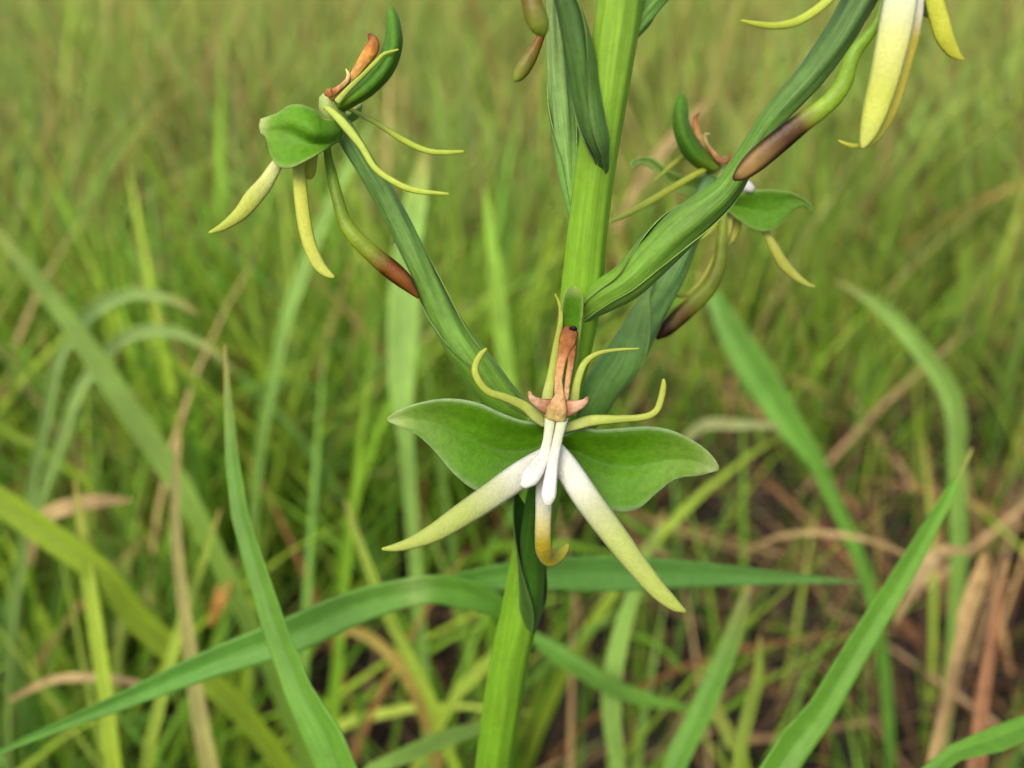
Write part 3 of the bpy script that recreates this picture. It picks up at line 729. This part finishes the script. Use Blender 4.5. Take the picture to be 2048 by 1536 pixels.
# broad leaves of one grass, arching out on either side from behind the orchid's stem
gp = empty('broad_leaf_grass', (P(1016, 1560, 176)[0], P(1016, 1560, 176)[1], 0))
tag(gp, 'grass with two broad bluish green leaves arching out behind the orchid stem', 'grass plant')
culm0 = P(1030, 1180, 172)
def gpart(name, pts, stops, fold=0.3, roll=0.25, raw=None, n=60):
    V, F, C, U = sweep_data(pts, stops, sec_keel(fold), n=n, roll=roll, raw=raw)
    return link(name, raw_mesh(name, V, F, C, U), M_blade, gp)
gpart('leaf', [(1024, 1236, 170, 30), (985, 1205, 168, 48), (930, 1186, 166, 62), (868, 1176, 164, 58), (800, 1186, 162, 60), (700, 1216, 160, 72), (580, 1268, 158, 76), (420, 1326, 157, 58), (240, 1402, 157, 36), (80, 1468, 157, 18), (-60, 1530, 158, 4)],
      [(0, (84, 138, 56)), (0.16, (92, 150, 60)), (0.2, (132, 178, 110)), (0.24, (96, 152, 70)), (0.6, (84, 142, 64)), (1, (88, 144, 66))], roll=0.3)
gpart('leaf', [(860, 1176, 168, 12), (920, 1164, 170, 40), (1010, 1152, 172, 54), (1100, 1146, 174, 64), (1220, 1146, 177, 70), (1360, 1146, 180, 54), (1500, 1152, 184, 34), (1620, 1158, 188, 16), (1720, 1164, 192, 4)], BLU, roll=-0.2)
cb = np.array([gp.location.x, gp.location.y, -0.004])
V_, F_, C_, U_ = sweep_data([(1020, 1400, 172, 22), (1026, 1300, 171, 22), (1028, 1225, 170.5, 20), (1026, 1150, 172, 14)], GRN, sec_round(10), n=30, raw=([np.r_[cb, 0.001]], []))
link('culm', raw_mesh('culm', V_, F_, C_, U_), M_blade, gp)

blade([(700, 1580, 138, 84), (622, 1430, 139, 68), (562, 1285, 140, 58), (512, 1120, 142, 48), (482, 1000, 144, 38), (462, 860, 147, 24), (450, 690, 150, 5)], GRN,
      'long upright grass blade crossing in front of the broad bluish leaf', fold=0.4, roll=0.5)
blade([(1520, 1590, 150, 70), (1600, 1472, 152, 64), (1700, 1312, 155, 54), (1790, 1170, 159, 44), (1870, 1040, 163, 30), (1945, 896, 168, 5)],
      [(0, (84, 140, 40)), (0.6, (88, 148, 46)), (1, (100, 158, 62))], 'long straight bright green grass blade slanting up to the right of the flower', fold=0.4, roll=-0.4)
blade([(1330, 1590, 205, 46), (1390, 1460, 208, 50), (1440, 1350, 212, 46), (1476, 1250, 216, 36), (1504, 1140, 220, 5)], GRN, 'upright grass blade ending beneath the right tip of the horizontal leaf', roll=0.3)
blade([(1820, 1580, 150, 30), (1960, 1500, 152, 44), (2060, 1450, 155, 44), (2200, 1400, 160, 20), (2300, 1390, 165, 4)], GRN, 'ribbed green grass blade cutting across the bottom right corner', roll=0.3)
blade([(530, 1480, 262, 40), (400, 1345, 258, 50), (290, 1250, 254, 52), (200, 1150, 250, 52), (100, 1070, 248, 52), (-20, 990, 246, 46), (-150, 900, 244, 20)], [(0, (110, 146, 40)), (1, (122, 158, 44))], 'wide yellow green blade slanting down from the left edge', roll=0.2)
blade([(880, 1450, 270, 22), (830, 1340, 270, 24), (780, 1240, 272, 22), (720, 1090, 276, 16), (690, 1000, 280, 4)], YEL, 'thin yellow green blade leaning left from the tuft below the flower', roll=0.2)
blade([(880, 1450, 268, 20), (950, 1360, 268, 26), (1000, 1300, 268, 24), (1080, 1190, 270, 10), (1120, 1130, 272, 3)], YEL, 'short blade leaning right from the tuft below the flower', roll=0.2)
blade([(430, 1580, 240, 34), (402, 1440, 242, 32), (384, 1320, 246, 28), (368, 1180, 250, 22), (352, 1040, 256, 18), (356, 900, 262, 12), (362, 820, 266, 3)], [(0, (158, 164, 86)), (0.4, (150, 152, 80)), (1, (140, 134, 76))], 'tall straw coloured stalk behind the arching leaf', cat='grass stalk', roll=0.2, mat=M_blade, name='grass_stalk')
blade([(290, 1580, 246, 26), (316, 1440, 248, 26), (352, 1290, 252, 24), (400, 1140, 258, 18), (440, 1020, 262, 4)], YEL, 'slim yellow green blade leaning right beside the straw stalk', roll=0.3)
blade([(236, 1580, 240, 30), (212, 1400, 242, 32), (186, 1230, 246, 30), (166, 1070, 252, 22), (150, 960, 258, 4)], [(0, (120, 150, 40)), (1, (132, 166, 54))], 'upright yellow green blade left of the straw stalk', roll=0.3)
blade([(1030, 830, 330, 26), (1012, 700, 334, 34), (996, 580, 340, 30), (982, 480, 348, 22), (968, 370, 356, 4)], [(0, (112, 160, 50)), (1, (126, 176, 72))], 'light green upright blade between the left ovary and the stem', roll=0.2, rooted=False)
blade([(815, 900, 330, 30), (806, 780, 332, 50), (804, 640, 336, 62), (816, 500, 342, 60), (836, 390, 350, 40), (850, 300, 358, 5)], PALE, 'broad pale glaucous leaf behind the left ovary', roll=0.2)
blade([(1650, 960, 350, 30), (1580, 860, 346, 50), (1520, 760, 344, 70), (1470, 670, 344, 60), (1425, 590, 346, 30), (1395, 540, 350, 4)], [(0, (96, 156, 60)), (1, (104, 162, 76))], 'broad soft green leaf leaning left behind the brown tipped spur', roll=0.2)
blade([(1915, 920, 360, 34), (1896, 800, 358, 38), (1836, 690, 358, 36), (1760, 610, 360, 26), (1672, 560, 364, 5)], PALE, 'pale glaucous blade arching over to the left in the right hand grass', roll=0.2)
blade([(100, 800, 320, 20), (140, 690, 320, 24), (200, 620, 322, 28), (270, 590, 324, 26), (350, 604, 326, 16), (400, 630, 328, 4)], [(0, (96, 140, 66)), (1, (120, 160, 96))], 'bowed grey green blade arching in the left hand grass', roll=0.1)
blade([(130, 860, 322, 20), (190, 730, 324, 24), (260, 668, 326, 26), (340, 664, 328, 22), (420, 700, 330, 12), (470, 740, 332, 3)], [(0, (96, 140, 66)), (1, (126, 164, 100))], 'second bowed grey green blade beneath the first arch', roll=0.1)
blade([(420, 1080, 300, 38), (330, 930, 300, 46), (230, 780, 302, 44), (120, 620, 306, 36), (10, 480, 312, 22), (-60, 400, 318, 5)], [(0, (104, 148, 56)), (1, (110, 150, 70))], 'long blade slanting up to the left edge through the grass', roll=0.2)
blade([(1790, 1250, 250, 6), (1850, 1140, 262, 30), (1890, 1108, 268, 26), (1950, 1100, 272, 4)], TAN, 'pinkish tan dry leaf lying behind the slanting green blade', 'dry leaf', rooted=False, name='dry_leaf', mat=M_straw)
blade([(1920, 1300, 270, 26), (1936, 1230, 270, 34), (1960, 1160, 272, 30), (1968, 1110, 274, 8)], TAN, 'upright tan dry leaf at the right', 'dry leaf', name='dry_leaf', mat=M_straw, fold=0.5)
blade([(1950, 1570, 230, 36), (1964, 1440, 234, 28), (1984, 1320, 238, 24), (2000, 1210, 244, 17), (2016, 1120, 250, 5)], [(0, (160, 138, 98)), (0.5, (140, 104, 70)), (1, (132, 92, 62))], 'tall reddish brown dry leaf near the right edge', 'dry leaf', name='dry_leaf', mat=M_straw)
blade([(1480, 1110, 330, 5), (1560, 1080, 326, 10), (1660, 1070, 324, 12), (1770, 1094, 322, 10), (1880, 1150, 322, 4)], TAN, 'thin bent straw crossing the dark gap on the right', 'straw', rooted=False, name='straw', mat=M_straw)
blade([(700, 1580, 200, 20), (800, 1520, 204, 34), (900, 1480, 210, 34), (980, 1450, 216, 16), (1040, 1440, 222, 4)], [(0, (100, 146, 60)), (1, (116, 160, 80))], 'low leaf leaning right along the bottom beside the orchid stem', roll=0.2)
blade([(1060, 1270, 255, 20), (1130, 1320, 252, 36), (1220, 1370, 250, 34), (1310, 1400, 250, 22), (1420, 1420, 252, 4)], [(0, (84, 140, 50)), (1, (100, 150, 60))], 'fallen green blade sloping down to the right of the stem', rooted=False, roll=0.2)
blade([(1240, 1580, 250, 30), (1232, 1400, 254, 38), (1246, 1250, 260, 34), (1300, 1100, 268, 18), (1330, 1020, 274, 4)], [(0, (100, 150, 60)), (1, (124, 170, 84))], 'soft green blade curving up below the right lip lobe', roll=0.2)
blade([(880, 1580, 300, 24), (860, 1450, 300, 30), (800, 1330, 300, 26), (700, 1260, 304, 18), (610, 1290, 308, 4)], [(0, (150, 130, 60)), (1, (150, 136, 60))], 'olive brown blade drooping left under the arching leaf', roll=0.2)
blade([(1500, 1580, 240, 24), (1474, 1500, 242, 28), (1440, 1420, 246, 24), (1410, 1330, 250, 4)], YEL, 'short yellow green blade between two bright blades', roll=0.2)
blade([(1470, 1580, 238, 26), (1496, 1450, 240, 28), (1512, 1360, 244, 24), (1520, 1270, 250, 4)], YEL, 'upright blade right of the short yellow green one', roll=0.2)
blade([(560, 700, 420, 20), (600, 560, 424, 26), (650, 420, 430, 24), (720, 290, 440, 14), (760, 220, 450, 3)], PALE, 'slender pale blade rising behind the left flower', roll=0.2)
blade([(1230, 460, 520, 14), (1290, 350, 520, 20), (1350, 270, 524, 20), (1430, 190, 530, 6)], TAN, 'tan dry blade leaning right behind the stem', 'dry leaf', name='dry_leaf', mat=M_straw, rooted=False)
blade([(1330, 940, 330, 8), (1400, 856, 324, 22), (1470, 850, 322, 22), (1560, 852, 322, 8)], [(0, (130, 140, 80)), (1, (160, 168, 110))], 'pale bent blade tip beyond the right green sepal', roll=0.2, rooted=False)
blade([(60, 1130, 300, 10), (90, 1040, 296, 30), (170, 1010, 294, 32), (260, 1000, 296, 8)], TAN, 'curled tan dry leaf in the left hand grass', 'dry leaf', name='dry_leaf', mat=M_straw, rooted=False)
blade([(20, 1400, 250, 10), (120, 1366, 250, 18), (240, 1366, 252, 16), (330, 1384, 254, 4)], TAN, 'thin dry stalk lying beneath the arching leaf on the left', 'straw', rooted=False, name='straw', mat=M_straw)
blade([(420, 1250, 300, 8), (440, 1200, 300, 26), (456, 1150, 302, 20), (470, 1120, 304, 4)], [(0, (170, 120, 50)), (1, (190, 150, 80))], 'small orange tan withered leaf behind the crossing blade', 'dry leaf', name='dry_leaf', mat=M_straw, rooted=False)

# ------------------------------------------------------------------ the meadow: grass nobody could count
def field(name, roots, L, Wd, lean, az, curve, colr, tipc, seg, mat, label, near=0.24, keel=True, z0=-0.006, prof=0.9, thin=False):
    n = len(L)
    ts = np.linspace(0, 1, seg + 1)
    ang = lean[:, None] + curve[:, None] * ts[None] ** 1.4                 # from vertical
    st = (L / seg)[:, None]
    hx = np.cumsum(np.c_[np.zeros(n), np.sin(ang[:, :-1]) * st], 1)
    hz = np.cumsum(np.c_[np.zeros(n), np.cos(ang[:, :-1]) * st], 1)
    dx, dy = np.sin(az), np.cos(az)
    C = np.stack([roots[:, :1] + hx * dx[:, None], roots[:, 1:2] + hx * dy[:, None], z0 + hz], -1)   # n, s, 3
    C[..., 2] = np.maximum(C[..., 2], -0.008)
    # keep the space between the lens and the plant free
    rel = C - CAM
    dz = rel @ FWD
    u = (rel @ RGT) / np.maximum(dz, 1e-3) * FPX
    v = -(rel @ UPV) / np.maximum(dz, 1e-3) * FPX
    bad = ((dz < near) & (dz > -0.05) & (np.abs(u) < 1500) & (v < 1300)) | (np.linalg.norm(rel, axis=-1) < 0.1)
    bad = bad.any(1)
    keep = ~bad
    C = C[keep]; L = L[keep]; Wd = Wd[keep]; ang = ang[keep]; dx = dx[keep]; dy = dy[keep]; colr = colr[keep]; tipc = tipc[keep]
    n = len(L)
    tw = rng.uniform(-1.2, 1.2, n)
    side = np.stack([dy, -dx, np.zeros(n)], -1)
    nor = np.stack([-np.cos(ang) * dx[:, None], -np.cos(ang) * dy[:, None], np.sin(ang)], -1)
    a = tw[:, None] * np.linspace(0.3, 1, seg + 1)[None]
    sd_ = side[:, None] * np.cos(a)[..., None] + nor * np.sin(a)[..., None]
    nn = nor * np.cos(a)[..., None] - side[:, None] * np.sin(a)[..., None]
    wp = np.where(ts < 0.25, 0.6 + 1.6 * ts, np.maximum(1 - ((ts - 0.25) / 0.75) ** 2.0, 0.03)) if not thin else np.maximum(1 - 0.7 * ts, 0.05)
    hwid = (Wd[:, None] * 0.5 * wp[None])[..., None]
    if keel:
        rows = [C - sd_ * hwid + nn * hwid * 0.35, C - nn * hwid * 0.1, C + sd_ * hwid + nn * hwid * 0.35]
    else:
        rows = [C - sd_ * hwid, C + sd_ * hwid]
    k = len(rows)
    V = np.stack(rows, 2).reshape(-1, 3)                                   # n, s, k
    tcol = ts[None, :, None] ** 2.2
    cc = colr[:, None] * (1 - tcol) + tipc[:, None] * tcol
    cc = np.repeat(cc[:, :, None], k, 2)
    if keel: cc[:, :, 1] *= 0.85
    base_i = (np.arange(n) * (seg + 1) * k)[:, None, None]
    s_i = (np.arange(seg) * k)[None, :, None]
    j_i = np.arange(k - 1)[None, None]
    q = base_i + s_i + j_i
    F = np.stack([q, q + 1, q + k + 1, q + k], -1).reshape(-1, 4)
    me = bpy.data.meshes.new(name)
    me.vertices.add(len(V)); me.vertices.foreach_set('co', V.astype(np.float32).ravel())
    me.loops.add(F.size); me.loops.foreach_set('vertex_index', F.astype(np.int32).ravel())
    me.polygons.add(len(F))
    me.polygons.foreach_set('loop_start', np.arange(0, F.size, 4, dtype=np.int32))
    me.polygons.foreach_set('loop_total', np.full(len(F), 4, np.int32))
    me.polygons.foreach_set('use_smooth', np.ones(len(F), bool))
    me.update(calc_edges=True)
    ca = me.color_attributes.new('Col', 'FLOAT_COLOR', 'POINT')
    c4 = np.ones((len(V), 4), np.float32); c4[:, :3] = np.clip(cc.reshape(-1, 3), 0, 1)
    ca.data.foreach_set('color', c4.ravel())
    o = link(name, me, mat)
    tag(o, label, 'grass' if mat is M_grass else 'dry grass', kind='stuff')
    return o

def scatter(n, r0, r1, half_az, clump=0.7, per=26, spread=0.03):
    """roots over a sector of the meadow, most of them gathered into tussocks"""
    nc = max(1, int(n * clump / per))
    def polar(m):
        r = np.sqrt(rng.uniform(r0 * r0, r1 * r1, m)); a = rng.uniform(-half_az, half_az, m)
        return np.stack([r * np.sin(a), r * np.cos(a)], 1)
    cen = polar(nc)
    ci = rng.integers(0, nc, int(n * clump))
    d = rng.normal(0, spread, (len(ci), 2))
    A = cen[ci] + d
    az_out = np.arctan2(d[:, 0], d[:, 1]) + rng.normal(0, 0.5, len(ci))
    B = polar(n - len(ci))
    roots = np.vstack([A, B])
    az = np.r_[az_out, rng.uniform(-math.pi, math.pi, len(B))]
    cid = np.r_[ci, rng.integers(0, nc, len(B))]
    tone = rng.normal(0, 1, nc)[cid]
    return roots, az, tone

def palette(n, tone, dry=0.1, far=0.0):
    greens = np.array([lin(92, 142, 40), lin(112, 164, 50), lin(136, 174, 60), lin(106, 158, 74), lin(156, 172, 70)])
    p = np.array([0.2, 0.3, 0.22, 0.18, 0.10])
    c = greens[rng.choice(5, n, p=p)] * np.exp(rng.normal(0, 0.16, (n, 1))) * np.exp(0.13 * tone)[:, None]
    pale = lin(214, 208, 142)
    c = c * (1 - far) + pale * far  # far grass blended paler: drier growth, plus distant haze put into the colour
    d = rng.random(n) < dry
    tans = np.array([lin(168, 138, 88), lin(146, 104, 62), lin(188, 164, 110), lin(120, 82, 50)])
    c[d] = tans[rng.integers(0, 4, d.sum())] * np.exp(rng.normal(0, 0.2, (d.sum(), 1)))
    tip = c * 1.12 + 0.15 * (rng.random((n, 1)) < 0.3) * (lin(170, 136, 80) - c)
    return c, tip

def bare(roots):
    """thinner grass over the bare patch to the right of the plant and under it"""
    x, y = roots[:, 0], roots[:, 1]
    d = 0 * x
    for cx, cy, sx, sy, k in ((0.23, 0.46, 0.15, 0.20, 1.0), (0.08, 0.42, 0.10, 0.14, 1.0), (-0.11, 0.36, 0.11, 0.10, 1.0), (0.12, 0.25, 0.2, 0.1, 0.8), (-0.28, 1.05, 0.22, 0.18, 0.9),
                              (0.04, 0.80, 0.14, 0.14, 0.9), (0.45, 0.8, 0.2, 0.16, 0.7), (-0.32, 0.55, 0.1, 0.1, 0.7)):
        d = d + k * np.exp(-(((x - cx) / sx) ** 2 + ((y - cy) / sy) ** 2))
    return rng.random(len(roots)) > np.clip(d * 1.0, 0, 0.84)

def lay(name, n, r0, r1, ha, Lr, Wr, seg, keel, label, dry=0.1, far=0.0, per=26, spread=0.03, use_bare=False, lean=(0.05, 0.55), curve=(0.1, 1.2), near=0.26, wide=False):
    roots, az, tone = scatter(n, r0, r1, ha, 0.8, per, spread)
    if use_bare:
        k = bare(roots); roots, az, tone = roots[k], az[k], tone[k]
    m = len(roots)
    L = rng.uniform(*Lr, m) * np.exp(0.1 * tone)
    Wd = rng.uniform(*Wr, m)
    le = rng.uniform(*lean, m); cu = rng.uniform(*curve, m)
    if use_bare:                               # short thin regrowth over the trampled ground right of the plant
        k = np.clip((roots[:, 0] - 0.0) / 0.1, 0, 1) * np.clip((0.85 - roots[:, 1]) / 0.15, 0, 1)
        L *= 1 - 0.3 * k; Wd *= 1 - 0.38 * k
        if wide:
            drop = rng.random(m) < 0.8 * k
            roots, az, tone, L, Wd, le, cu = (q[~drop] for q in (roots, az, tone, L, Wd, le, cu))
            m = len(roots)
    c, t = palette(m, tone, dry, far)
    field(name, roots, L, Wd, le, az, cu, c, t, seg, M_grass, label, near=near, keel=keel)

lay('meadow_grass', 10500, 0.16, 0.95, 1.4, (0.10, 0.27), (0.0020, 0.0052), 8, True, 'dense fresh green grass of the near meadow around the orchid', dry=0.12, per=34, use_bare=True)
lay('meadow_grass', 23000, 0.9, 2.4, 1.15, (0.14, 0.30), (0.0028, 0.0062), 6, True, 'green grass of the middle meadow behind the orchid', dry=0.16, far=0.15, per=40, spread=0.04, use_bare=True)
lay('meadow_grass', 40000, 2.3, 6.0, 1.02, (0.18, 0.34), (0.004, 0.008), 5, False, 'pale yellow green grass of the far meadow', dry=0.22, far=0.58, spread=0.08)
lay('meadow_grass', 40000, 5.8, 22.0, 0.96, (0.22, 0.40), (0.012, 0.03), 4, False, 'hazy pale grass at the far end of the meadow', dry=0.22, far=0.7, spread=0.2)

lay('meadow_grass', 2300, 0.27, 0.75, 1.25, (0.14, 0.30), (0.0036, 0.0075), 9, True, 'long wide bright green grass blades just behind the orchid', dry=0.0, per=10, spread=0.02, use_bare=True, lean=(0.0, 0.5), curve=(0.1, 1.3), near=0.29, wide=True)

def straw(name, n, r0, r1, ha, Lr, Wr, lean, curve, label, cols_, z=(0, 0.03), seg=6, thin=True, where=None):
    roots, az, tone = scatter(n, r0, r1, ha, 0.3, 20, 0.05)
    if where is not None:
        k = where(roots); roots, az, tone = roots[k], az[k], tone[k]
    m = len(roots)
    L = rng.uniform(*Lr, m); Wd = rng.uniform(*Wr, m)
    c = np.array([lin(*x) for x in cols_])[rng.integers(0, len(cols_), m)] * np.exp(rng.normal(0, 0.2, (m, 1)))
    field(name, roots, L, Wd, rng.uniform(*lean, m), az, rng.uniform(*curve, m), c, c * 1.1, seg, M_straw, label, near=0.26, keel=not thin, thin=thin, z0=rng.uniform(*z, m)[:, None])
straw('dry_grass_litter', 5000, 0.2, 1.6, 0.9, (0.05, 0.2), (0.0015, 0.005), (1.25, 1.6), (-0.2, 0.3), 'matted brown and tan dead grass lying on the soil',
      [(84, 64, 42), (110, 86, 58), (58, 42, 30), (150, 122, 84), (42, 32, 24), (48, 38, 28)], thin=False)
straw('dry_grass_litter', 900, 0.3, 0.75, 0.9, (0.06, 0.2), (0.0025, 0.006), (0.6, 1.5), (-0.2, 0.5), 'loose heap of reddish brown dead leaves to the right',
      [(130, 98, 64), (112, 78, 52), (160, 132, 94), (80, 56, 38)], thin=False, where=lambda r: rng.random(len(r)) < np.exp(-(((r[:, 0] - 0.26) / 0.12) ** 2 + ((r[:, 1] - 0.46) / 0.14) ** 2)))
straw('seed_stalks', 4200, 0.7, 4.0, 1.1, (0.2, 0.42), (0.001, 0.0022), (0.02, 0.5), (0.0, 0.5), 'thin tan and rust coloured flowering stalks rising above the meadow grass',
      [(170, 140, 90), (160, 110, 70), (186, 170, 110), (150, 150, 80)])
